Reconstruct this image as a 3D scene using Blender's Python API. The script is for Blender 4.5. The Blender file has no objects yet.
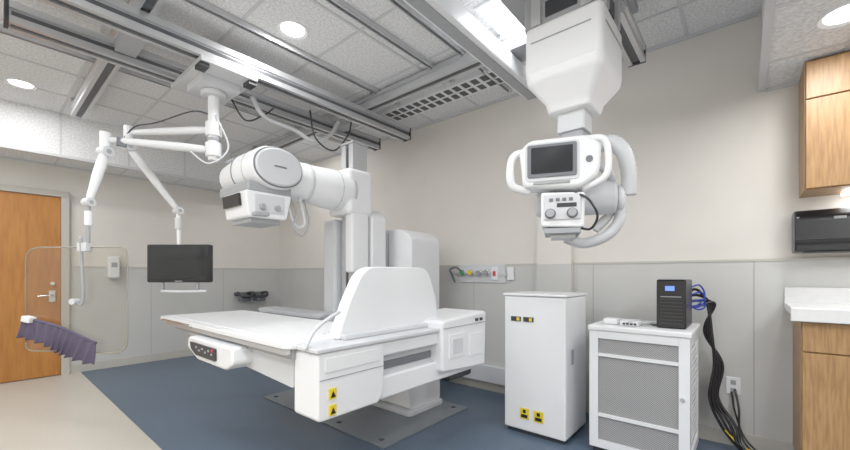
import bpy, bmesh, math, random
from mathutils import Matrix, Vector
random.seed(4)
scene = bpy.context.scene
XF = Matrix.Identity(4)
PARENT = None

# ------------------------------------------------------------------ materials
def mat(name, col, rough=0.5, metal=0.0, noise=0.0, nscale=40, bump=0.0, emit=None, estr=0, stretch=None, col2=None):
    m = bpy.data.materials.new(name); m.use_nodes = True
    nt = m.node_tree; b = nt.nodes['Principled BSDF']
    b.inputs['Base Color'].default_value = (*col, 1)
    b.inputs['Roughness'].default_value = rough
    b.inputs['Metallic'].default_value = metal
    if emit:
        b.inputs['Emission Color'].default_value = (*emit, 1)
        b.inputs['Emission Strength'].default_value = estr
    if noise > 0 or bump > 0 or col2:
        tc = nt.nodes.new('ShaderNodeTexCoord'); mp = nt.nodes.new('ShaderNodeMapping')
        nt.links.new(tc.outputs['Object'], mp.inputs['Vector'])
        if stretch: mp.inputs['Scale'].default_value = stretch
        n = nt.nodes.new('ShaderNodeTexNoise'); n.inputs['Scale'].default_value = nscale
        n.inputs['Detail'].default_value = 4
        nt.links.new(mp.outputs[0], n.inputs['Vector'])
        if noise > 0 or col2:
            r = nt.nodes.new('ShaderNodeValToRGB')
            c2 = col2 if col2 else tuple(c*(1-noise) for c in col)
            r.color_ramp.elements[0].color = (*c2, 1); r.color_ramp.elements[0].position = .35
            r.color_ramp.elements[1].color = (*col, 1); r.color_ramp.elements[1].position = .65
            nt.links.new(n.outputs['Fac'], r.inputs[0]); nt.links.new(r.outputs[0], b.inputs['Base Color'])
        if bump > 0:
            bp = nt.nodes.new('ShaderNodeBump'); bp.inputs['Strength'].default_value = bump
            bp.inputs['Distance'].default_value = .01
            nt.links.new(n.outputs['Fac'], bp.inputs['Height']); nt.links.new(bp.outputs[0], b.inputs['Normal'])
    return m

M = {}
M['cream'] = mat('wall_paint_cream', (.75,.715,.665), .7, noise=.03, nscale=3)
M['wains'] = mat('wall_panel_grey', (.57,.57,.555), .45, noise=.04, nscale=2)
M['seam'] = mat('seam_grey', (.40,.39,.38), .5)
M['tile'] = mat('ceiling_tile', (.88,.885,.90), .9, noise=.26, nscale=60, bump=.2)
M['tbar'] = mat('tbar_white', (.60,.61,.63), .5)
M['blue'] = mat('floor_vinyl_blue', (.085,.125,.185), .38, noise=.14, nscale=60)
M['beige'] = mat('floor_vinyl_beige', (.58,.54,.47), .4, noise=.08, nscale=60)
M['white'] = mat('plastic_white', (.82,.83,.85), .33)
M['white2'] = mat('plastic_offwhite', (.62,.635,.66), .4)
M['lgrey'] = mat('plastic_lightgrey', (.34,.35,.37), .45)
M['grey'] = mat('plastic_grey', (.15,.16,.18), .5)
M['dark'] = mat('plastic_dark', (.028,.03,.036), .4)
M['black'] = mat('black', (.009,.009,.011), .3)
M['screen'] = mat('screen_glass', (.015,.018,.02), .12)
M['alu'] = mat('aluminium', (.60,.61,.63), .36, metal=.7)
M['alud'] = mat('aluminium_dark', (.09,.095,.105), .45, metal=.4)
M['chrome'] = mat('chrome', (.75,.75,.75), .18, metal=1)
M['plate'] = mat('steel_floor_plate', (.20,.225,.25), .4, metal=.15, noise=.06, nscale=20)
M['yellow'] = mat('label_yellow', (.80,.60,.02), .5)
M['green'] = mat('cap_green', (.05,.30,.12), .5)
M['red'] = mat('cap_red', (.5,.04,.04), .5)
M['blu'] = mat('cable_blue', (.02,.05,.38), .45)
M['led'] = mat('led_display', (.05,.1,.4), .3, emit=(.2,.4,1), estr=.8)
M['oak'] = mat('oak_veneer', (.46,.26,.105), .45, nscale=9, stretch=(9,9,.8), col2=(.33,.17,.065))
M['oakdoor'] = mat('door_veneer', (.50,.20,.038), .4, nscale=5, stretch=(6,6,.7), col2=(.41,.15,.024))
M['frame'] = mat('door_frame_paint', (.52,.50,.45), .45)
M['quartz'] = mat('counter_white', (.82,.82,.82), .25, noise=.05, nscale=30)
M['lead'] = mat('lead_apron_cloth', (.085,.068,.115), .75, bump=.3, nscale=60)
M['lamp'] = mat('lamp_diffuser', (.9,.9,.9), .5, emit=(1,.99,.97), estr=6)
M['lamp2'] = mat('troffer_and_fill_diffuser', (.9,.9,.9), .5, emit=(1,1,1), estr=1.2)
g = bpy.data.materials.new('lead_glass'); g.use_nodes = True; nt = g.node_tree
for n in list(nt.nodes): nt.nodes.remove(n)
o = nt.nodes.new('ShaderNodeOutputMaterial'); mx = nt.nodes.new('ShaderNodeMixShader'); tr = nt.nodes.new('ShaderNodeBsdfTransparent')
gl = nt.nodes.new('ShaderNodeBsdfGlossy'); gl.inputs['Roughness'].default_value = .03; tr.inputs['Color'].default_value = (.94,.93,.90,1)
mx.inputs[0].default_value = .05
nt.links.new(tr.outputs[0], mx.inputs[1]); nt.links.new(gl.outputs[0], mx.inputs[2]); nt.links.new(mx.outputs[0], o.inputs[0])
M['glass'] = g
M['gedge'] = mat('glass_edge', (.30,.28,.22), .2)
def perf():
    m = bpy.data.materials.new('perforated_steel'); m.use_nodes = True; nt = m.node_tree; b = nt.nodes['Principled BSDF']
    b.inputs['Roughness'].default_value = .5
    tc = nt.nodes.new('ShaderNodeTexCoord'); mp = nt.nodes.new('ShaderNodeMapping')
    mp.inputs['Scale'].default_value = (110,110,110); mp.inputs['Rotation'].default_value = (math.radians(45),0,0)
    v = nt.nodes.new('ShaderNodeTexVoronoi'); v.inputs['Scale'].default_value = 1; v.inputs['Randomness'].default_value = 0
    r = nt.nodes.new('ShaderNodeValToRGB'); r.color_ramp.elements[0].position = .46; r.color_ramp.elements[0].color = (.14,.14,.145,1)
    r.color_ramp.elements[1].position = .56; r.color_ramp.elements[1].color = (.42,.42,.42,1)
    nt.links.new(tc.outputs['Object'], mp.inputs[0]); nt.links.new(mp.outputs[0], v.inputs['Vector'])
    nt.links.new(v.outputs['Distance'], r.inputs[0]); nt.links.new(r.outputs[0], b.inputs['Base Color'])
    return m
M['perf'] = perf()

# ------------------------------------------------------------------ helpers
def group(name, loc=(0,0,0)):
    global PARENT
    e = bpy.data.objects.new(name, None); e.location = loc; e.empty_display_size = .1
    scene.collection.objects.link(e); PARENT = e
    return e
def endgroup():
    global PARENT, XF
    PARENT = None; XF = Matrix.Identity(4)
def setxf(c=(0,0,0), yaw=0):
    global XF
    XF = Matrix.Translation(Vector(c)) @ Matrix.Rotation(math.radians(yaw), 4, 'Z')
def emit_obj(name, bm, m, bevel=0, seg=3, smooth=True, ang=35):
    bmesh.ops.recalc_face_normals(bm, faces=bm.faces)
    bm.transform(XF)
    if smooth:
        for f in bm.faces: f.smooth = True
    me = bpy.data.meshes.new(name); bm.to_mesh(me); bm.free()
    ob = bpy.data.objects.new(name, me); scene.collection.objects.link(ob)
    me.materials.append(M[m] if isinstance(m, str) else m)
    if bevel > 0:
        b = ob.modifiers.new('bevel', 'BEVEL'); b.width = bevel; b.segments = seg; b.limit_method = 'ANGLE'; b.angle_limit = math.radians(ang)
        w = ob.modifiers.new('wn', 'WEIGHTED_NORMAL'); w.weight = 90
    if PARENT:
        ob.parent = PARENT; ob.matrix_parent_inverse = Matrix.Translation(-PARENT.location)
    return ob
def box(name, x0,x1,y0,y1,z0,z1, m, bevel=0, seg=3, rot=None):
    bm = bmesh.new(); bmesh.ops.create_cube(bm, size=1)
    c = Vector(((x0+x1)/2,(y0+y1)/2,(z0+z1)/2))
    R = Matrix.Identity(4)
    if rot:
        R = Matrix.Rotation(math.radians(rot[2]),4,'Z') @ Matrix.Rotation(math.radians(rot[1]),4,'Y') @ Matrix.Rotation(math.radians(rot[0]),4,'X')
    bm.transform(Matrix.Translation(c) @ R @ Matrix.Diagonal((abs(x1-x0),abs(y1-y0),abs(z1-z0),1)))
    return emit_obj(name, bm, m, bevel, seg, smooth=bevel>0)
def prism(name, pts, axis, a, b, m, bevel=0, seg=3, ang=35):
    bm = bmesh.new()
    def P(p, t):
        if axis == 'Z': return (p[0],p[1],t)
        if axis == 'Y': return (p[0],t,p[1])
        return (t,p[0],p[1])
    va = [bm.verts.new(P(p,a)) for p in pts]; vb = [bm.verts.new(P(p,b)) for p in pts]
    bm.faces.new(va); bm.faces.new(vb[::-1])
    n = len(pts)
    for i in range(n):
        bm.faces.new((va[i],vb[i],vb[(i+1)%n],va[(i+1)%n]))
    return emit_obj(name, bm, m, bevel, seg, smooth=bevel>0, ang=ang)
def rrect(x0,x1,y0,y1,r,n=6):
    pts=[]
    for cx,cy,a0 in ((x1-r,y1-r,0),(x0+r,y1-r,90),(x0+r,y0+r,180),(x1-r,y0+r,270)):
        for i in range(n+1):
            a=math.radians(a0+90*i/n); pts.append((cx+r*math.cos(a),cy+r*math.sin(a)))
    return pts
def roundpoly(pts, rs, n=6):
    out=[]; N=len(pts)
    for i in range(N):
        p=Vector(pts[i]); a=Vector(pts[i-1]); b=Vector(pts[(i+1)%N]); r=rs[i] if isinstance(rs,(list,tuple)) else rs
        d1=(a-p).normalized(); d2=(b-p).normalized()
        s=p+d1*r; e=p+d2*r
        for k in range(n+1):
            t=k/n; q=(1-t)**2*s+2*t*(1-t)*p+t*t*e; out.append((q.x,q.y))
    return out
def ellipse(cx,cy,rx,ry,n=40,p=2.0):
    out=[]
    for i in range(n):
        a=2*math.pi*i/n; c=math.cos(a); s=math.sin(a)
        out.append((cx+rx*math.copysign(abs(c)**(2/p),c), cy+ry*math.copysign(abs(s)**(2/p),s)))
    return out
def cyl(name, p0, p1, r0, m, r1=None, n=28, bevel=0):
    r1 = r0 if r1 is None else r1
    p0=Vector(p0); p1=Vector(p1); d=p1-p0
    bm=bmesh.new(); bmesh.ops.create_cone(bm, cap_ends=True, segments=n, radius1=r0, radius2=r1, depth=d.length)
    q=Vector((0,0,1)).rotation_difference(d.normalized()).to_matrix().to_4x4()
    bm.transform(Matrix.Translation((p0+p1)/2) @ q)
    b = bevel if bevel>0 else min(r0,r1)*.08
    return emit_obj(name,bm,m,b,2,ang=50)
def spline(pts, k=10):
    P=[Vector(p) for p in pts]; P=[2*P[0]-P[1]]+P+[2*P[-1]-P[-2]]; out=[]
    for i in range(1,len(P)-2):
        for j in range(k):
            t=j/k; a,b,c,d=P[i-1],P[i],P[i+1],P[i+2]
            out.append(.5*((2*b)+(-a+c)*t+(2*a-5*b+4*c-d)*t*t+(-a+3*b-3*c+d)*t**3))
    out.append(P[-2]); return out
def tube(name, pts, r, m, k=10, n=12, rib=0, smooth=True, radii=None):
    path = spline(pts,k) if smooth else [Vector(p) for p in pts]
    bm=bmesh.new(); rings=[]; up=None; N=len(path)
    for i,p in enumerate(path):
        t=(path[min(i+1,N-1)]-path[max(i-1,0)]).normalized()
        if up is None:
            up=t.orthogonal().normalized()
        up=(up-t*up.dot(t)).normalized(); sd=t.cross(up)
        rr=r
        if radii:
            f=i/(N-1)*(len(radii)-1); a=int(min(f,len(radii)-2)); rr=radii[a]+(radii[a+1]-radii[a])*(f-a)
        if rib: rr*= (1+rib) if i%2 else (1-rib)
        rings.append([bm.verts.new(p+rr*(math.cos(2*math.pi*j/n)*up+math.sin(2*math.pi*j/n)*sd)) for j in range(n)])
    for i in range(N-1):
        for j in range(n):
            bm.faces.new((rings[i][j],rings[i][(j+1)%n],rings[i+1][(j+1)%n],rings[i+1][j]))
    bm.faces.new(rings[0][::-1]); bm.faces.new(rings[-1])
    return emit_obj(name,bm,m)
def rail(name, axis, a, b, c, z, w=.10, h=.11, m='alu'):
    hw=w/2
    pr=[(-hw,0),(-hw*.45,0),(-hw*.45,.016),(hw*.45,.016),(hw*.45,0),(hw,0),(hw,h*.28),(hw*.72,h*.34),(hw*.72,h*.62),(hw,h*.68),(hw,h),(-hw,h),(-hw,h*.68),(-hw*.72,h*.62),(-hw*.72,h*.34),(-hw,h*.28)]
    return prism(name, [(c+p[0],z+p[1]) for p in pr], axis, a, b, m)
def multibox(name, boxes, m, bevel=0):
    bm=bmesh.new()
    for x0,x1,y0,y1,z0,z1 in boxes:
        t=bmesh.new(); bmesh.ops.create_cube(t,size=1)
        t.transform(Matrix.Translation(((x0+x1)/2,(y0+y1)/2,(z0+z1)/2)) @ Matrix.Diagonal((x1-x0,y1-y0,z1-z0,1)))
        me=bpy.data.meshes.new('t'); t.to_mesh(me); bm.from_mesh(me); t.free(); bpy.data.meshes.remove(me)
    return emit_obj(name,bm,m,bevel,2,smooth=bevel>0)

# ------------------------------------------------------------------ room
XR, YL, ZC = 3.45, 6.30, 3.0
XB, YB = -2.2, -2.6
SZ, SY = 2.52, 5.80
LZ, LY = 2.46, -0.09
WZ = 1.30
BX = .815
box('floor', BX,XR+.1,YB,YL+.1,-.06,0,'blue')
box('floor_beige', XB-.1,BX,YB,YL+.1,-.06,0.0,'beige')
box('wall_right', XR,XR+.1,YB,YL+.1,0,ZC+.1,'cream')
box('wall_far', XB,XR,YL,YL+.1,0,ZC+.1,'cream')
box('wall_left', XB-.1,XB,YB,YL+.1,0,ZC+.1,'cream')
box('wall_near', XB,XR,YB-.1,YB,0,ZC+.1,'cream')
box('ceiling', XB,XR,LY,SY,ZC,ZC+.08,'tile')
box('ceiling_soffit', XB,XR,SY,YL,SZ,ZC+.08,'tile')
box('ceiling_lowered', XB,XR,YB,LY,LZ,ZC+.08,'tile')
T=.61; bs=[]
x=XB+.35
while x<XR: bs.append((x-.011,x+.011,LY,SY,ZC-.005,ZC+.001)); x+=T
y=LY+.42
while y<SY: bs.append((XB,XR,y-.011,y+.011,ZC-.006,ZC+.001)); y+=T
x=XB+.35
while x<XR: bs.append((x-.01,x+.01,SY,YL,SZ-.004,SZ+.001)); bs.append((x-.01,x+.01,SY-.004,SY+.001,SZ,ZC)); bs.append((x-.012,x+.012,YB,LY,LZ-.005,LZ+.001)); x+=T
y=LY-.35
while y>YB: bs.append((XB,XR,y-.012,y+.012,LZ-.006,LZ+.001)); y-=T
multibox('trim_ceiling_grid', bs, 'tbar')
multibox('trim_soffit_edge', [(XB,XR,SY-.02,SY+.02,SZ-.015,SZ+.015),(XB,XR,YL-.02,YL,SZ-.02,SZ),(XB,XR,LY-.02,LY+.02,LZ-.012,LZ+.02),(XR-.02,XR,YB,LY-.02,LZ-.02,LZ),(XR-.02,XR,LY+.02,SY-.02,ZC-.025,ZC)],'tbar')
box('wall_panel_right', XR-.012,XR+.001,YB,YL,0,WZ,'wains')
box('wall_panel_far', .76,XR,YL-.012,YL+.001,0,WZ,'wains')
multibox('trim_panel_cap',[(XR-.018,XR,YB,YL-.018,WZ-.006,WZ+.01),(.76,XR,YL-.018,YL,WZ-.006,WZ+.01)],'frame')
multibox('trim_panel_seams',[(XR-.0135,XR,yy-.003,yy+.003,.1,WZ-.006) for yy in (-.05,1.0,2.22,3.44,4.66,5.88)]+[(xx-.003,xx+.003,YL-.0135,YL,.1,WZ-.006) for xx in (1.55,2.5)],'seam')
multibox('baseboard_right',[(XR-.022,XR,YB,YL,0,.1)],'frame')
multibox('baseboard_far',[(.76,XR-.022,YL-.022,YL,0,.1)],'frame')
box('wall_pilaster', XR-.07,XR,1.17,1.48,0,ZC,'cream')
box('wall_pilaster_panel', XR-.078,XR-.06,1.165,1.485,0,WZ,'wains')

# door
group('door_1',(.2,YL,0))
box('leaf', -.298,.638,YL-.045,YL-.01,.01,2.128,'oakdoor',.003)
multibox('door_frame',[(.64,.71,YL-.07,YL,0,2.13),(-.37,.71,YL-.07,YL,2.132,2.20),(-.37,-.30,YL-.07,YL,0,2.13)],'frame')
box('lever_plate', .535,.595,YL-.055,YL-.04,.88,1.02,'chrome',.006)
cyl('lever_hub',(.565,YL-.05,.96),(.565,YL-.10,.96),.022,'chrome')
tube('lever',[(.57,YL-.10,.96),(.50,YL-.105,.96),(.44,YL-.09,.955)],.011,'chrome')
cyl('keyhole',(.565,YL-.045,1.1),(.565,YL-.07,1.1),.022,'chrome')
endgroup()

for i,(x,y,z,r) in enumerate(((1.49,2.53,ZC,.085),(.26,5.20,ZC,.085),(2.70,-.38,LZ,.085),(2.7,4.6,ZC,.085),(-.8,3.0,ZC,.085),(-.2,1.6,ZC,.085))):
    group('downlight',(x,y,z))
    bm=bmesh.new()
    for (ra,za),(rb,zb) in (((r,-.002),(r*1.22,-.010)),((r*1.22,-.010),(r*1.3,0.0))):
        N=40
        va=[bm.verts.new((x+ra*math.cos(2*math.pi*k/N),y+ra*math.sin(2*math.pi*k/N),z+za)) for k in range(N)]
        vb=[bm.verts.new((x+rb*math.cos(2*math.pi*k/N),y+rb*math.sin(2*math.pi*k/N),z+zb)) for k in range(N)]
        for k in range(N): bm.faces.new((va[k],va[(k+1)%N],vb[(k+1)%N],vb[k]))
    emit_obj('bezel',bm,'white')
    cyl('diffuser',(x,y,z-.004),(x,y,z+.02),r,'lamp')
    endgroup()
    ld=bpy.data.lights.new('downlight_lamp','AREA'); ld.shape='DISK'; ld.size=.17; ld.energy=10; ld.color=(1,.99,.97)
    lo=bpy.data.objects.new('downlight_lamp',ld); lo.location=(x,y,z-.015); scene.collection.objects.link(lo)
for (x,y,z,sx,sy,e) in ((.2,.7,ZC,.58,1.18,38),(-.9,4.3,ZC,.58,1.18,30),(1.3,-1.1,LZ,1.18,.58,27),(2.42,1.12,ZC,.5,.5,9),(-1.2,1.6,ZC,.58,1.18,30),(-.6,-1.4,LZ,1.18,.58,25)):  # small square troffer is real; the others are added out of view as fill
    group('troffer_and_fill_panel',(x,y,z))
    multibox('frame',[(x-sx/2-.02,x+sx/2+.02,y-sy/2-.02,y-sy/2,z-.014,z),(x-sx/2-.02,x+sx/2+.02,y+sy/2,y+sy/2+.02,z-.014,z),(x-sx/2-.02,x-sx/2,y-sy/2,y+sy/2,z-.014,z),(x+sx/2,x+sx/2+.02,y-sy/2,y+sy/2,z-.014,z)],'white')
    box('lens',x-sx/2,x+sx/2,y-sy/2,y+sy/2,z-.010,z,'lamp2')
    endgroup()
    ld=bpy.data.lights.new('troffer_and_fill_lamp','AREA'); ld.shape='RECTANGLE'; ld.size=sx; ld.size_y=sy; ld.energy=e; ld.color=(.95,.98,1)
    lo=bpy.data.objects.new('troffer_and_fill_lamp',ld); lo.location=(x,y,z-.02); scene.collection.objects.link(lo)
group('air_diffuser',(2.97,2.35,ZC))
box('frame',2.84,3.10,1.60,3.14,ZC-.045,ZC,'white')
multibox('slots',[(2.872+.118*r,2.954+.118*r,1.64+i*.1,1.70+i*.1,ZC-.050,ZC-.044) for i in range(15) for r in (0,1)],'alud')
endgroup()

# ------------------------------------------------------------------ ceiling rails
group('ceiling_rail_system',(1.6,3,2.9))
for x in (.68,2.55):
    rail('long_rail','Y',.1,5.4,x,2.865,.11,.11)
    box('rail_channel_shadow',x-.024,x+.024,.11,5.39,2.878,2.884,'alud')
    multibox('rail_mounts',[(x-.07,x+.07,yy,yy+.05,2.975,3.0) for yy in (.4,1.6,2.8,4.0,5.2)],'lgrey')
for yy in (1.72,2.03,2.72,4.1):
    multibox('unistrut',[(-.6,3.3 if yy<1.9 or yy>4 else 2.80,yy-.022,yy-.012,2.955,2.998),(-.6,3.3 if yy<1.9 or yy>4 else 2.80,yy+.012,yy+.022,2.955,2.998)],'alu')
    box('unistrut_web',-.6,3.3 if yy<1.9 or yy>4 else 2.80,yy-.012,yy+.012,2.975,2.998,'grey')
endgroup()
group('monitor_bridge',(1.6,3.2,2.8))
for y in (2.95,3.45):
    rail('bridge_rail','X',.12,3.15,y,2.735,.12,.13)
    box('groove',.13,3.14,y-.046,y-.040,2.785,2.81,'alud')
    box('groove_bottom',.13,3.14,y-.026,y+.026,2.746,2.752,'alud')
    multibox('end_caps',[(.10,.12,y-.06,y+.06,2.735,2.865),(3.15,3.17,y-.06,y+.06,2.735,2.865)],'dark')
multibox('cross_beams',[(.62,.74,3.01,3.39,2.78,2.862),(2.49,2.61,3.01,3.39,2.78,2.862)],'lgrey')
multibox('carriage',[(1.0,1.4,2.88,3.52,2.70,2.733),(1.06,1.34,3.05,3.35,2.64,2.699)],'white2')
multibox('carriage_feet',[(1.0,1.06,2.90,3.0,2.67,2.70),(1.34,1.4,2.90,3.0,2.67,2.70)],'dark')
tube('drape_cable',[(1.35,3.3,2.72),(1.5,3.32,2.55),(1.66,3.3,2.64),(1.75,3.3,2.73)],.007,'dark')
tube('drape_cable_2',[(2.0,3.1,2.74),(2.06,3.1,2.50),(2.25,3.08,2.42),(2.4,3.05,2.6),(2.45,3.05,2.76)],.008,'dark')
tube('drape_hose',[(1.5,3.2,2.72),(1.62,3.2,2.58),(1.9,3.2,2.55),(2.1,3.2,2.5),(2.3,3.2,2.62),(2.4,3.2,2.78)],.020,'white2',k=14,rib=.08)
endgroup()

# ------------------------------------------------------------------ monitor / shield suspension arm
group('ceiling_suspension_arm',(1.2,3.2,2.6))
cyl('drop_column',(1.2,3.2,2.64),(1.2,3.2,2.10),.040,'white')
cyl('column_flange',(1.2,3.2,2.64),(1.2,3.2,2.60),.09,'white2')
cyl('hub_upper',(1.2,3.2,2.40),(1.2,3.2,2.29),.058,'white')
cyl('hub_lower',(1.2,3.2,2.24),(1.2,3.2,2.13),.058,'white')
cyl('hub_gap',(1.2,3.2,2.275),(1.2,3.2,2.255),.046,'lgrey')
E1=Vector((.586,3.49,2.17)); E2=Vector((.77,3.73,2.33))
def arm(nm,a,b,ra,rb,col='white'):
    tube(nm,[a,a.lerp(b,.5),b],ra,col,k=4,n=16,radii=[ra*.8,ra,ra*.97,rb,rb*.8])
    side=(b-a).cross(Vector((0,0,1))).normalized()
    if abs((b-a).normalized().z)>.35:
        for t,q,rr in (('a',a,ra*1.2),('b',b,rb*1.2)):
            cyl(nm+'_knuckle_'+t,q-side*rr*1.05,q+side*rr*1.05,rr,'white2')
            cyl(nm+'_pin_'+t,q-side*rr*1.12,q+side*rr*1.12,rr*.45,'lgrey')
        d=(b-a); n0=a+d*.2; n1=a+d*.8
        tube(nm+'_cover_line',[n0+Vector((0,0,ra*.9)),n1+Vector((0,0,rb*.9))],.006,'lgrey',smooth=False)
arm('shield_arm',Vector((1.2,3.2,2.185)),E1,.031,.025)
arm('monitor_arm',Vector((1.2,3.2,2.345)),E2,.031,.025)
cyl('elbow_1',E1+Vector((0,0,.05)),E1-Vector((0,0,.10)),.033,'white')
cyl('elbow_2',E2+Vector((0,0,.05)),E2-Vector((0,0,.12)),.033,'white')
arm('shield_spring_arm',E1-Vector((0,0,.09)),Vector((.49,3.449,1.70)),.032,.025)
arm('monitor_spring_arm',E2-Vector((0,0,.11)),Vector((1.128,3.777,1.76)),.033,.027)
cyl('monitor_drop_rod',(1.128,3.777,1.78),(1.135,3.775,1.44),.017,'white')
cyl('monitor_joint',(1.128,3.777,1.70),(1.128,3.777,1.60),.026,'white2')
cyl('shield_drop_rod',(.49,3.449,1.72),(.485,3.44,1.42),.013,'lgrey')
cyl('shield_joint',(.49,3.449,1.64),(.49,3.449,1.54),.023,'white')
tube('arm_cable',[(1.2,3.25,2.48),(1.08,3.3,2.48),(.9,3.5,2.39),(.80,3.66,2.37),(.74,3.72,2.28)],.005,'dark')
tube('arm_cable_2',[(1.2,3.16,2.45),(1.27,3.1,2.2),(1.15,3.15,2.06),(1.05,3.25,2.15)],.007,'white2')
box('arm_bracket',.64,.70,3.43,3.46,2.13,2.19,'grey',.005)
endgroup()
YAW=-49.78
group('flat_monitor',(1.14,3.76,1.3)); setxf((1.14,3.76,0),YAW)
prism('housing',rrect(-.275,.275,1.135,1.465,.015),'Y',-.025,.02,'black',.005)
prism('screen',rrect(-.255,.255,1.165,1.45,.005),'Y',-.028,-.024,'screen')
box('back_bump',-.14,.14,.02,.06,1.2,1.42,'dark',.01)
box('led_bar',-.03,.03,-.0275,-.024,1.143,1.15,'lgrey')
box('handle_post_l',-.16,-.145,-.01,.01,1.06,1.14,'lgrey'); box('handle_post_r',.145,.16,-.01,.01,1.06,1.14,'lgrey')
tube('handle_bar',[(-.17,0,1.06),(0,0,1.055),(.23,0,1.06)],.012,'white2')
endgroup()
group('lead_glass_shield',(.44,3.51,1.0)); setxf((.437,3.51,0),YAW)
outl=roundpoly([(-.35,.68),(.35,.66),(.35,1.39),(-.35,1.39)],[.05,.10,.06,.10])
prism('glass_pane',outl,'Y',-.006,.006,'glass')
pth=[(p[0],0,p[1]) for p in outl]+[(outl[0][0],0,outl[0][1])]
tube('edge_band',pth,.0045,'gedge',smooth=False,n=8)
tube('hanger_hook',[(.06,-.035,1.46),(.065,-.03,1.25),(.075,-.03,1.08),(.06,-.03,1.0),(.02,-.03,1.02)],.009,'lgrey')
box('clamp',.035,.10,-.04,.015,1.36,1.42,'white2',.006)
cyl('clamp_knob',(.02,-.012,1.02),(.02,-.06,1.02),.020,'white2')
bm=bmesh.new(); NU,NV=110,14; grid=[]
for i in range(NU+1):
    u=i/NU; xx=-.34+.50*u; top=.905-.08*u-.09*u*u; ln=.125+.035*math.sin(u*2.6)
    row=[]
    for j in range(NV+1):
        v=j/NV; ph=u*62+1.6*v+1.1*math.sin(u*11)
        row.append(bm.verts.new((xx+.03*v*math.sin(u*6)+.006*v*math.cos(ph),-.035-.014*math.sin(ph)*(.2+v)-.02*v,top-ln*v-.004*math.sin(ph)*v)))
    grid.append(row)
for i in range(NU):
    for j in range(NV): bm.faces.new((grid[i][j],grid[i+1][j],grid[i+1][j+1],grid[i][j+1]))
ob=emit_obj('lead_apron_curtain',bm,'lead'); s=ob.modifiers.new('s','SOLIDIFY'); s.thickness=.006
box('white_clip',-.32,-.26,-.065,-.012,.88,.92,'white',.008,rot=(0,14,0))
tube('top_strap',[(-.34,-.03,.91),(-.1,-.03,.85),(.16,-.03,.735)],.010,'lead')
endgroup()

# ------------------------------------------------------------------ X-ray table
group('xray_table',(1.8,2.6,0))
box('floor_plate',1.80,2.85,1.90,3.60,0,.010,'plate',.002)
multibox('plate_bolts',[(xx-.015,xx+.015,yy-.015,yy+.015,.010,.018) for xx in (1.88,2.76) for yy in (2.0,2.5,3.0,3.5)],'alud')
prism('pedestal_foot',rrect(2.32,2.80,2.13,2.95,.05),'Z',.008,.05,'white2',.01)
prism('pedestal',roundpoly([(2.13,.55),(2.13,.46),(2.35,.36),(2.37,.05),(2.78,.05),(2.78,.60),(2.13,.60)],.03),'Y',2.17,2.90,'white',.02)
box('tilt_housing',1.62,2.72,2.15,2.75,.54,.74,'white2',.03)
prism('tabletop',rrect(.965,1.66,1.70,3.70,.05),'Z',.832,.862,'white',.006)
prism('top_pad_inset',rrect(1.03,1.60,1.85,3.60,.03),'Z',.862,.866,'white')
box('side_rail_front',.972,1.0,1.72,3.55,.805,.83,'alu')
box('side_rail_back',1.62,1.65,1.72,3.55,.805,.83,'alu')
box('tabletop_subframe',1.01,1.61,1.72,3.45,.775,.832,'lgrey',.005)
prism('bucky_body',roundpoly([(1.76,.78),(3.25,.78),(3.25,.75),(3.0,.69),(1.76,.62)],.015),'X',1.04,1.56,'white2',.01)
prism('console_body',roundpoly([(2.22,.785),(2.90,.785),(2.92,.71),(2.74,.645),(2.30,.645),(2.20,.69)],.03),'X',.925,1.08,'white',.015)
prism('console_face',roundpoly([(2.42,.755),(2.84,.755),(2.82,.71),(2.74,.68),(2.42,.68)],.012),'X',.915,.927,'dark')
multibox('console_buttons',[(.911,.917,2.46+i*.05,2.48+i*.05,.71+.015*(i%2),.722+.015*(i%2)) for i in range(6)],'lgrey')
box('console_stop',.906,.918,2.44,2.46,.735,.748,'red')
# end beam
prism('beam_head',roundpoly([(1.03,.50),(1.42,.50),(1.46,.56),(1.46,.826),(1.03,.826)],.025),'Y',1.53,1.74,'white',.012)
prism('beam_head_inset',roundpoly([(1.07,.73),(1.42,.73),(1.42,.80),(1.07,.80)],.012),'Y',1.524,1.532,'white',.003)
box('beam_head_line',1.04,1.45,1.5275,1.531,.695,.70,'lgrey')
box('beam_lower',1.45,2.42,1.55,1.72,.50,.63,'white',.015)
box('beam_mid',1.44,2.42,1.60,1.72,.63,.75,'white2')
box('beam_rail_slot',1.48,1.94,1.590,1.602,.655,.70,'grey')
box('beam_upper',1.45,2.02,1.54,1.74,.745,.826,'white',.012)
box('beam_top_ledge',1.02,2.10,1.52,1.80,.828,.850,'white2',.006)
prism('end_box',roundpoly([(1.95,.56),(2.48,.52),(2.50,.93),(1.95,.90)],.03),'Y',1.50,1.90,'white',.02)
box('end_box_recess',2.02,2.20,1.492,1.502,.64,.80,'white',.003)
box('end_box_recess_inner',2.05,2.17,1.488,1.494,.67,.77,'white2',.003)
box('end_box_line',1.96,2.48,1.4965,1.501,.845,.850,'lgrey')
box('end_box_slot',2.26,2.42,1.492,1.502,.62,.78,'white',.003)
multibox('end_box_keys',[(2.34,2.37,1.490,1.50,.865,.885),(2.40,2.43,1.490,1.50,.865,.885)],'dark')
box('end_box_side_slot',2.493,2.499,1.56,1.84,.60,.80,'lgrey')
box('cross_beam',1.47,1.70,1.74,2.30,.55,.77,'white2',.02)
box('beam_cable_box',2.15,2.45,1.60,1.9,.44,.50,'black',.02)
tube('underside_cable',[(2.2,1.9,.5),(2.15,2.0,.40),(2.3,2.15,.38),(2.5,2.1,.46),(2.55,2.3,.5)],.014,'black')
pn=roundpoly([(1.24,.85),(2.10,.85),(2.10,1.0),(2.0,1.25),(1.43,1.25),(1.32,1.05)],[.02,.03,.08,.09,.10,.05])
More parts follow.
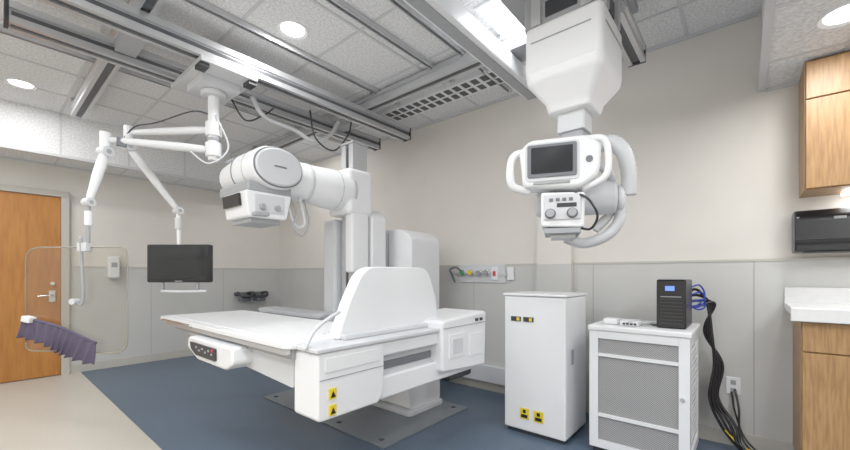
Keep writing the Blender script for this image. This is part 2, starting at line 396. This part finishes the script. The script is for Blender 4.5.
prism('end_panel',pn,'Y',1.66,1.75,'white',.025)
box('end_panel_foot',1.26,2.08,1.62,1.80,.85,.880,'white2',.008)
tube('grab_handle',[(1.00,1.60,.84),(1.06,1.60,.93),(1.16,1.62,.98),(1.25,1.66,1.0)],.010,'white2')
tube('table_rail_loop',[(.985,3.55,.82),(.955,3.55,.845),(.955,3.0,.845),(.985,3.0,.82)],.007,'chrome')
for k,z in enumerate((.60,.52)):
    box('warning_label_%d'%(k+1),1.09,1.13,1.521,1.531,z,z+.05,'yellow')
    prism('warning_mark_%d'%(k+1),[(1.095,z+.008),(1.125,z+.008),(1.11,z+.04)],'Y',1.519,1.522,'black')
prism('armrest_pad',rrect(1.66,1.86,2.45,3.45,.06),'Z',.86,.90,'lgrey',.012)
box('armrest_bracket',1.62,1.80,2.7,3.2,.80,.86,'grey',.01)
# column stand
prism('column_base_cover',roundpoly([(2.55,.55),(2.98,.55),(2.98,1.72),(2.90,1.80),(2.62,1.80),(2.55,1.72)],.04),'X',2.28,2.46,'white',.02)
prism('column_mast',[(2.12,2.62),(2.12,2.68),(2.15,2.68),(2.15,2.72),(2.12,2.72),(2.12,2.78),(2.28,2.78),(2.28,2.72),(2.25,2.72),(2.25,2.68),(2.28,2.68),(2.28,2.62)],'Z',.60,2.36,'alu')
box('mast_cap',2.11,2.29,2.61,2.79,2.36,2.38,'lgrey',.004)
multibox('mast_belt',[(2.135,2.148,2.685,2.715,.7,2.34)],'dark')
prism('carriage_cover',roundpoly([(2.02,2.55),(2.30,2.55),(2.30,2.86),(2.02,2.86)],.05),'Z',1.72,2.12,'white',.04)
prism('carriage_skirt',roundpoly([(2.06,2.56),(2.26,2.56),(2.26,2.66),(2.06,2.66)],.03),'Z',1.22,1.80,'white',.03)
prism('column_side_cover',roundpoly([(2.06,2.80),(2.32,2.80),(2.32,2.98),(2.06,2.98)],.03),'Z',.62,1.70,'white2',.02)
cab=roundpoly([(2.36,.0),(3.02,.0),(3.02,1.52),(2.90,1.64),(2.48,1.64),(2.36,1.55)],[.01,.01,.05,.08,.08,.05])
prism('gantry_cabinet',cab,'X',2.60,3.02,'white',.03)
box('gantry_cabinet_line',2.596,2.602,2.42,2.96,1.18,1.19,'lgrey')
box('gantry_cabinet_line_v',2.596,2.602,2.66,2.667,.1,1.60,'lgrey')
tube('tube_arm',[(2.10,2.70,1.93),(1.86,2.70,1.93),(1.62,2.70,1.94),(1.45,2.70,1.94)],.15,'white',k=6,n=36,radii=[.17,.17,.155,.145,.14])
cyl('arm_ring',(1.70,2.70,1.935),(1.66,2.70,1.935),.158,'white2')
cyl('arm_seam',(1.96,2.70,1.93),(1.954,2.70,1.93),.172,'lgrey')
def loftY(name, secs, m, p=2.3, n=44):
    bm=bmesh.new(); rings=[]
    for (yy,cx,cz,rx,rz) in secs: rings.append([bm.verts.new((q[0],yy,q[1])) for q in ellipse(cx,cz,rx,rz,n,p)])
    for i in range(len(rings)-1):
        for j in range(n): bm.faces.new((rings[i][j],rings[i][(j+1)%n],rings[i+1][(j+1)%n],rings[i+1][j]))
    bm.faces.new(rings[0]); bm.faces.new(rings[-1][::-1])
    return emit_obj(name,bm,m,.012,3,ang=45)
loftY('tube_head',[(2.51,1.375,1.96,.180,.136),(2.54,1.375,1.96,.192,.148),(2.80,1.36,1.95,.192,.148),(2.86,1.36,1.95,.18,.14),(3.05,1.35,1.94,.165,.125),(3.10,1.35,1.94,.135,.095)],'white')
loftY('tube_head_oval_cover',[(2.492,1.375,1.96,.160,.117),(2.50,1.375,1.96,.174,.131),(2.515,1.375,1.96,.177,.133)],'white2',2.1)
loftY('tube_head_oval_rim',[(2.508,1.375,1.96,.183,.140),(2.520,1.375,1.96,.187,.144)],'grey',2.1)
loftY('tube_head_cap_line',[(2.80,1.36,1.95,.196,.152),(2.82,1.36,1.95,.196,.152)],'grey')
loftY('tube_head_cap_line_2',[(2.66,1.37,1.955,.196,.152),(2.667,1.37,1.955,.196,.152)],'lgrey')
box('oval_badge',1.33,1.42,2.488,2.493,1.955,1.965,'grey')
multibox('tube_vents',[(1.22,1.48,2.90+i*.03,2.91+i*.03,2.058,2.070) for i in range(5)],'lgrey')
box('head_bracket',1.17,1.50,2.56,3.02,1.77,1.85,'lgrey',.02)
prism('collimator',roundpoly([(1.18,1.60),(1.46,1.60),(1.50,1.78),(1.16,1.78)],.02),'Y',2.56,2.92,'white',.015)
box('collimator_skirt',1.21,1.43,2.60,2.88,1.565,1.602,'lgrey',.008)
box('collimator_display',1.148,1.174,2.64,2.90,1.68,1.765,'black',.004,rot=(0,-5,0))
box('collimator_front_inset',1.22,1.44,2.553,2.561,1.635,1.76,'white2',.003)
for xx in (1.27,1.38): cyl('collimator_knob',(xx,2.555,1.675),(xx,2.53,1.675),.02,'lgrey')
box('laser_box',1.20,1.30,2.50,2.57,1.605,1.63,'lgrey',.005)
tube('tube_cable',[(1.52,2.62,1.80),(1.56,2.60,1.66),(1.52,2.58,1.56),(1.60,2.58,1.50),(1.68,2.62,1.62),(1.66,2.66,1.80)],.006,'lgrey')
tube('tube_cable_white',[(1.48,2.62,1.78),(1.55,2.60,1.58),(1.63,2.60,1.60),(1.60,2.62,1.80)],.010,'white2')
endgroup()

# ------------------------------------------------------------------ overhead tube crane
group('overhead_xray_crane',(2.05,.69,2.6))
for y in (.585,.93):
    rail('bridge_rail','X',.4,3.02,y,2.70,.11,.12)
    box('groove_bottom',.41,3.01,y-.024,y+.024,2.711,2.717,'alud')
    multibox('bridge_end',[(3.02,3.04,y-.055,y+.055,2.70,2.82)],'dark')
multibox('bridge_trucks',[(.60,.76,.50,1.00,2.822,2.862),(2.47,2.63,.50,1.00,2.822,2.862)],'lgrey')
box('cable_beam',1.0,2.95,1.27,1.40,2.66,2.80,'white',.02)
box('cable_beam_strip',1.0,2.95,1.30,1.37,2.652,2.662,'lgrey')
multibox('cable_beam_ties',[(1.0,1.1,.985,1.265,2.72,2.76),(2.45,2.65,1.0,1.40,2.805,2.86)],'lgrey')
box('carriage_plate',1.80,2.32,.50,1.0,2.665,2.698,'lgrey',.008)
prism('carriage_frame',rrect(1.88,2.24,.52,.90,.02),'Z',2.49,2.665,'lgrey',.006)
multibox('carriage_brackets',[(1.86,1.88,.55,.60,2.49,2.66),(1.86,1.88,.80,.85,2.49,2.66),(1.93,1.98,.50,.52,2.49,2.66),(2.14,2.19,.50,.52,2.49,2.66)],'alu')
multibox('carriage_details',[(1.875,1.88,.62,.78,2.52,2.60),(2.0,2.12,.512,.52,2.52,2.60)],'dark')
prism('housing_upper',roundpoly([(1.86,.50),(2.25,.50),(2.25,.89),(1.86,.89)],.04),'Z',2.24,2.49,'white',.02)
box('housing_split_a',1.856,1.862,.55,.85,2.40,2.405,'lgrey'); box('housing_split_b',1.91,2.21,.496,.502,2.40,2.405,'lgrey')
def loftZ(name, secs, m, bev=.012, n=5):
    bm=bmesh.new(); rings=[]
    for (z,cx,cy,hx,hy,r) in secs: rings.append([bm.verts.new((q[0],q[1],z)) for q in rrect(cx-hx,cx+hx,cy-hy,cy+hy,r,n)])
    L=len(rings[0])
    for i in range(len(rings)-1):
        for j in range(L): bm.faces.new((rings[i][j],rings[i][(j+1)%L],rings[i+1][(j+1)%L],rings[i+1][j]))
    bm.faces.new(rings[0][::-1]); bm.faces.new(rings[-1])
    return emit_obj(name,bm,m,bev,3,ang=25)
loftZ('housing_lower',[(2.05,2.05,.69,.108,.108,.03),(2.10,2.05,.69,.12,.12,.03),(2.20,2.055,.695,.19,.19,.04),(2.26,2.055,.695,.198,.198,.04)],'white')
for i,(hw,z0,z1) in enumerate(((.070,1.95,2.06),(.056,1.86,1.97),(.046,1.72,1.88))):
    prism('telescope_%d'%(i+1),rrect(2.05-hw,2.05+hw,.69-hw,.69+hw,.012),'Z',z0,z1,'lgrey' if i%2 else 'white2',.003)
setxf((2.05,.69,0),-69)
cyl('swivel_ring',(0,0,1.86),(0,0,1.80),.085,'white2')
box('yoke',-.07,.07,-.06,.07,1.60,1.82,'white',.02)
prism('panel_body',roundpoly([(-.25,1.635),(.02,1.62),(.10,1.68),(.11,1.82),(.05,1.87),(-.22,1.87),(-.27,1.82)],.03),'Y',-.22,-.07,'white',.02)
prism('panel_surround',rrect(-.238,.012,1.66,1.848,.02),'Y',-.2235,-.218,'white2',.002)
prism('panel_bezel',rrect(-.228,-.0,1.678,1.838,.01),'Y',-.230,-.218,'grey',.002)
prism('panel_screen',rrect(-.210,-.018,1.696,1.824,.005),'Y',-.233,-.228,'screen')
tube('handle_left',[(-.24,-.16,1.83),(-.30,-.19,1.80),(-.315,-.20,1.72),(-.30,-.19,1.65),(-.22,-.16,1.625)],.020,'white',n=14)
tube('handle_right',[(.04,-.18,1.86),(.12,-.20,1.84),(.14,-.20,1.74),(.12,-.20,1.66),(.03,-.17,1.62)],.016,'white',n=14)
box('key_strip',-.20,-.03,-.226,-.216,1.645,1.657,'lgrey',.002)
cyl('badge',(.055,-.219,1.75),(.055,-.224,1.75),.016,'grey')
cyl('tube_housing',(-.20,.0,1.60),(.20,.0,1.60),.085,'white2',bevel=.02)
cyl('tube_housing_cap',(.20,.0,1.60),(.24,.0,1.60),.065,'white',bevel=.02)
box('collimator_neck',-.12,.03,-.12,.06,1.56,1.63,'lgrey',.01)
prism('collimator',roundpoly([(-.165,1.44),(.035,1.43),(.04,1.60),(-.165,1.61)],.015),'Y',-.20,.03,'white',.012)
box('collimator_face',-.15,.02,-.208,-.198,1.47,1.595,'white2',.004)
for xx in (-.12,-.02):
    cyl('knob',(xx,-.205,1.50),(xx,-.235,1.50),.019,'lgrey')
    cyl('knob_ring',(xx,-.206,1.50),(xx,-.211,1.50),.026,'grey')
multibox('collimator_keys',[(-.125+i*.03,-.107+i*.03,-.212,-.206,1.56,1.575) for i in range(4)],'grey')
box('collimator_window',-.09,.0,-.21,-.205,1.53,1.55,'dark')
box('collimator_rail',-.15,.02,-.19,.02,1.405,1.432,'lgrey',.004)
box('dap_chamber',-.12,.0,-.15,.0,1.385,1.405,'white2',.006)
tube('tube_cable',[(-.01,-.19,1.60),(.05,-.22,1.56),(.09,-.22,1.48),(.06,-.2,1.42),(.0,-.15,1.44)],.006,'black')
tube('corrugated_hose',[(.08,.0,1.86),(.17,-.02,1.88),(.225,-.04,1.82),(.25,-.04,1.71),(.25,-.03,1.60)],.036,'white2',k=14,n=18,rib=.09)
tube('corrugated_hose_2',[(.20,.03,1.60),(.22,.03,1.50),(.16,.02,1.41),(.05,.02,1.37),(-.05,.02,1.40)],.028,'white2',k=14,n=16,rib=.09)
tube('corrugated_hose_3',[(.10,.04,1.80),(.17,.05,1.74),(.19,.05,1.62),(.17,.05,1.52),(.10,.05,1.44)],.024,'white2',k=14,n=16,rib=.09)
endgroup()

# ------------------------------------------------------------------ generator cabinet
group('generator_cabinet',(2.87,1.19,0))
box('body',2.65,3.10,.955,1.43,.03,1.04,'white',.012)
box('lid',2.64,3.11,.945,1.44,1.042,1.06,'white',.006)
box('plinth',2.67,3.08,.975,1.41,0,.035,'dark')
for y in (1.33,1.23):
    box('label_black',2.643,2.651,y-.04,y+.04,.85,.885,'dark'); box('label_mark',2.641,2.644,y-.03,y-.008,.855,.88,'yellow')
for y in (1.26,1.15):
    box('label_yellow',2.643,2.651,y-.035,y+.035,.12,.20,'yellow'); box('label_text',2.641,2.644,y-.025,y+.025,.13,.155,'black'); box('label_triangle',2.641,2.644,y-.012,y+.012,.165,.19,'black')
box('side_handle',2.75,2.80,.947,.956,.55,.66,'lgrey',.004)
endgroup()

group('vented_equipment_cabinet',(3,.53,0))
box('core',2.735,3.23,.268,.788,.04,.823,'white2')
box('top',2.69,3.26,.235,.82,.826,.86,'white',.008)
FX=2.70
multibox('front_frame',[(FX,2.735,.245,.30,.04,.825),(FX,2.735,.755,.81,.04,.825),(FX,2.735,.301,.754,.775,.825),(FX,2.735,.301,.754,.04,.09),(FX,2.735,.301,.754,.655,.675),(FX,2.735,.301,.754,.25,.27)],'white')
box('perforated_front',2.715,2.732,.302,.753,.092,.774,'perf')
multibox('side_frame',[(2.79,3.19,.245,.266,.04,.10),(2.79,3.19,.245,.266,.76,.825),(2.736,2.789,.245,.266,.04,.825),(3.191,3.25,.245,.266,.04,.825)],'white')
multibox('side_louvres',[(2.80,3.18,.25,.262,.14+i*.04,.16+i*.04) for i in range(15)],'white')
multibox('far_side',[(2.736,3.25,.79,.81,.04,.825)],'white')
box('base',2.72,3.23,.26,.79,0,.039,'dark')
cyl('front_latch',(2.70,.28,.46),(2.685,.28,.46),.012,'chrome')
endgroup()
group('backup_power_unit',(3.0,.35,.86))
box('body',2.83,3.17,.275,.435,.862,1.17,'black',.008)
box('front_bezel',2.82,2.832,.28,.43,.87,1.165,'black',.004)
box('display',2.814,2.822,.335,.385,1.10,1.13,'led',.002)
multibox('bezel_grille',[(2.816,2.822,.295,.415,.89+i*.022,.896+i*.022) for i in range(8)],'dark')
box('feature_strip',2.816,2.822,.30,.41,1.060,1.065,'lgrey')
box('top_edge',2.815,3.0,.285,.425,1.171,1.176,'lgrey')
endgroup()
group('network_switch',(2.85,.62,.86))
box('body',2.78,2.93,.53,.64,.862,.895,'white',.006)
box('adapter',2.80,2.90,.66,.75,.862,.90,'white',.008)
multibox('ports',[(2.776,2.782,.54+i*.022,.555+i*.022,.87,.882) for i in range(4)],'dark')
tube('patch_cable',[(2.78,.60,.885),(2.75,.55,.90),(2.80,.49,.89),(2.9,.46,.88)],.004,'white2')
tube('patch_lead_dark',[(2.92,.58,.885),(2.96,.50,.87),(2.90,.46,.868),(2.95,.45,.868)],.005,'dark')
endgroup()
group('cable_bundle',(3.3,.15,.4))
for i in range(4):
    o=i*.014
    tube('black_cable_%d'%i,[(3.195,.33+o,1.05-.03*i),(3.25,.26,1.10-.04*i),(3.30,.20-o,1.0),(3.29+o,.175+o,.80),(3.30+o,.16-o,.58),(3.29+o,.185-o,.35),(3.30,.13-o*2,.18),(3.30-o,.05-o,.06),(3.20-o,-.05-o*2,.016+.004*i)],.010,'black')
for i in range(3):
    tube('blue_cable_%d'%i,[(3.185,.31,1.10-.05*i),(3.23,.24-.01*i,1.13-.05*i),(3.25,.21,1.06-.04*i),(3.22,.24,1.0-.02*i),(3.185,.28,.98)],.0055,'blu')
tube('black_cable_outlet',[(3.42,.05,.40),(3.37,.03,.28),(3.33,.02,.12),(3.22,-.06,.02)],.007,'black')
tube('black_cable_outlet_2',[(3.42,.07,.38),(3.39,.05,.25),(3.35,.0,.10),(3.25,-.10,.02)],.006,'black')
tube('floor_lead',[(3.30,.10,.14),(3.28,.02,.06),(3.24,-.05,.05),(3.18,-.12,.012)],.006,'yellow')
endgroup()
group('wall_outlet',(3.43,.1,.4))
box('plate',XR-.02,XR-.010,.02,.10,.36,.48,'white',.003)
multibox('sockets',[(XR-.024,XR-.018,.045,.075,.375,.405),(XR-.024,XR-.018,.045,.075,.43,.46)],'lgrey')
endgroup()

group('medical_gas_panel',(3.42,2.1,1.22))
box('rail',XR-.03,XR-.012,1.82,2.42,1.19,1.22,'alu')
box('back_plate',XR-.025,XR-.011,1.84,2.40,1.12,1.31,'white2',.004)
for i,(yy,c) in enumerate(((2.34,'green'),(2.24,'yellow'),(2.14,'lgrey'),(2.05,'lgrey'))):
    cyl('outlet_%d'%i,(XR-.025,yy,1.225),(XR-.06,yy,1.225),.034,'chrome'); cyl('cap_%d'%i,(XR-.06,yy,1.225),(XR-.075,yy,1.225),.024,c)
box('outlet_box',XR-.04,XR-.02,1.92,1.99,1.15,1.28,'white',.004)
box('red_socket',XR-.046,XR-.038,1.94,1.97,1.19,1.24,'red')
box('outlet_box_2',XR-.04,XR-.02,1.74,1.81,1.15,1.28,'white',.004)
tube('regulator_hose',[(XR-.08,2.34,1.24),(XR-.14,2.36,1.28),(XR-.14,2.44,1.26),(XR-.08,2.46,1.20),(XR-.05,2.44,1.12)],.012,'grey')
endgroup()
box('cable_raceway',XR-.085,XR-.012,1.5,3.6,.10,.27,'white2',.008)

group('soap_dispenser',(1.13,YL,1.3))
prism('body',roundpoly([(1.07,1.16),(1.19,1.16),(1.19,1.44),(1.07,1.44)],.03),'Y',YL-.12,YL-.012,'white',.02)
box('window',1.10,1.16,YL-.123,YL-.118,1.30,1.36,'lgrey',.002)
box('nozzle',1.10,1.16,YL-.10,YL-.04,1.13,1.165,'lgrey',.008)
endgroup()
group('wall_mounted_grip_rack',(2.9,YL,.85))
box('bracket',2.66,3.14,YL-.05,YL-.012,.86,.92,'grey',.006)
for cx in (2.78,3.02):
    tube('grip_loop',[(cx-.09,YL-.05,.90),(cx-.11,YL-.16,.91),(cx-.07,YL-.24,.86),(cx+.07,YL-.24,.86),(cx+.11,YL-.16,.91),(cx+.09,YL-.05,.90)],.024,'dark')
    box('grip_pad',cx-.08,cx+.08,YL-.21,YL-.06,.77,.87,'grey',.02)
endgroup()

# ------------------------------------------------------------------ casework on the right
group('wall_cabinet',(3.3,-.8,2.1))
box('carcass',3.14,XR-.001,-1.65,-.27,1.70,2.45,'oak')
for i,(a,b) in enumerate(((-.73,-.275),(-1.19,-.735),(-1.645,-1.195))):
    box('door_lower_%d'%i,3.12,3.138,a,b,1.705,2.22,'oak',.002)
    box('door_upper_%d'%i,3.12,3.138,a,b,2.228,2.44,'oak',.002)
box('valance_light',3.25,3.40,-1.2,-.45,1.682,1.70,'lamp')
endgroup()
ld=bpy.data.lights.new('undercabinet_lamp','AREA'); ld.shape='RECTANGLE'; ld.size=.12; ld.size_y=.7; ld.energy=1.6
lo=bpy.data.objects.new('undercabinet_lamp',ld); lo.location=(3.32,-.82,1.675); scene.collection.objects.link(lo)
group('paper_towel_dispenser',(3.35,-.42,1.48))
prism('body',roundpoly([(XR-.012,1.34),(3.27,1.34),(3.23,1.39),(3.24,1.55),(3.29,1.60),(XR-.012,1.60)],.025),'Y',-.62,-.235,'black',.012)
box('slot',3.27,3.40,-.58,-.28,1.336,1.342,'dark')
box('badge',3.232,3.238,-.45,-.40,1.53,1.545,'lgrey')
box('seam',3.226,3.24,-.615,-.24,1.415,1.42,'dark')
endgroup()
group('base_cabinet',(3.2,-.9,.5))
box('countertop',2.93,XR-.036,-1.9,-.20,.975,1.02,'quartz',.004)
box('counter_front_edge',2.895,2.93,-1.9,-.195,.945,1.02,'quartz',.006)
box('backsplash',XR-.035,XR-.013,-1.9,-.20,1.0,1.12,'quartz',.004)
box('carcass',2.96,XR-.024,-1.88,-.24,.10,.975,'oak')
box('toe_kick',3.02,XR-.024,-1.88,-.25,0,.10,'dark')
for i,(a,b) in enumerate(((-.68,-.245),(-1.12,-.69),(-1.56,-1.13))):
    box('drawer_%d'%i,2.94,2.958,a,b,.78,.94,'oak',.002); box('door_%d'%i,2.94,2.958,a,b,.11,.772,'oak',.002)
endgroup()

w=bpy.data.worlds.new('world'); scene.world=w; w.use_nodes=True
w.node_tree.nodes['Background'].inputs[0].default_value=(.9,.95,1,1); w.node_tree.nodes['Background'].inputs[1].default_value=.4
cd=bpy.data.cameras.new('camera'); cd.lens=16; cd.sensor_width=36; cd.shift_y=50/850; cd.clip_start=.05
co=bpy.data.objects.new('camera',cd); co.location=(0,0,1.2); co.rotation_euler=(math.radians(90),0,math.radians(-49.78))
scene.collection.objects.link(co); scene.camera=co
scene.view_settings.view_transform='Standard'
scene.view_settings.look='None'
scene.view_settings.gamma=1.15
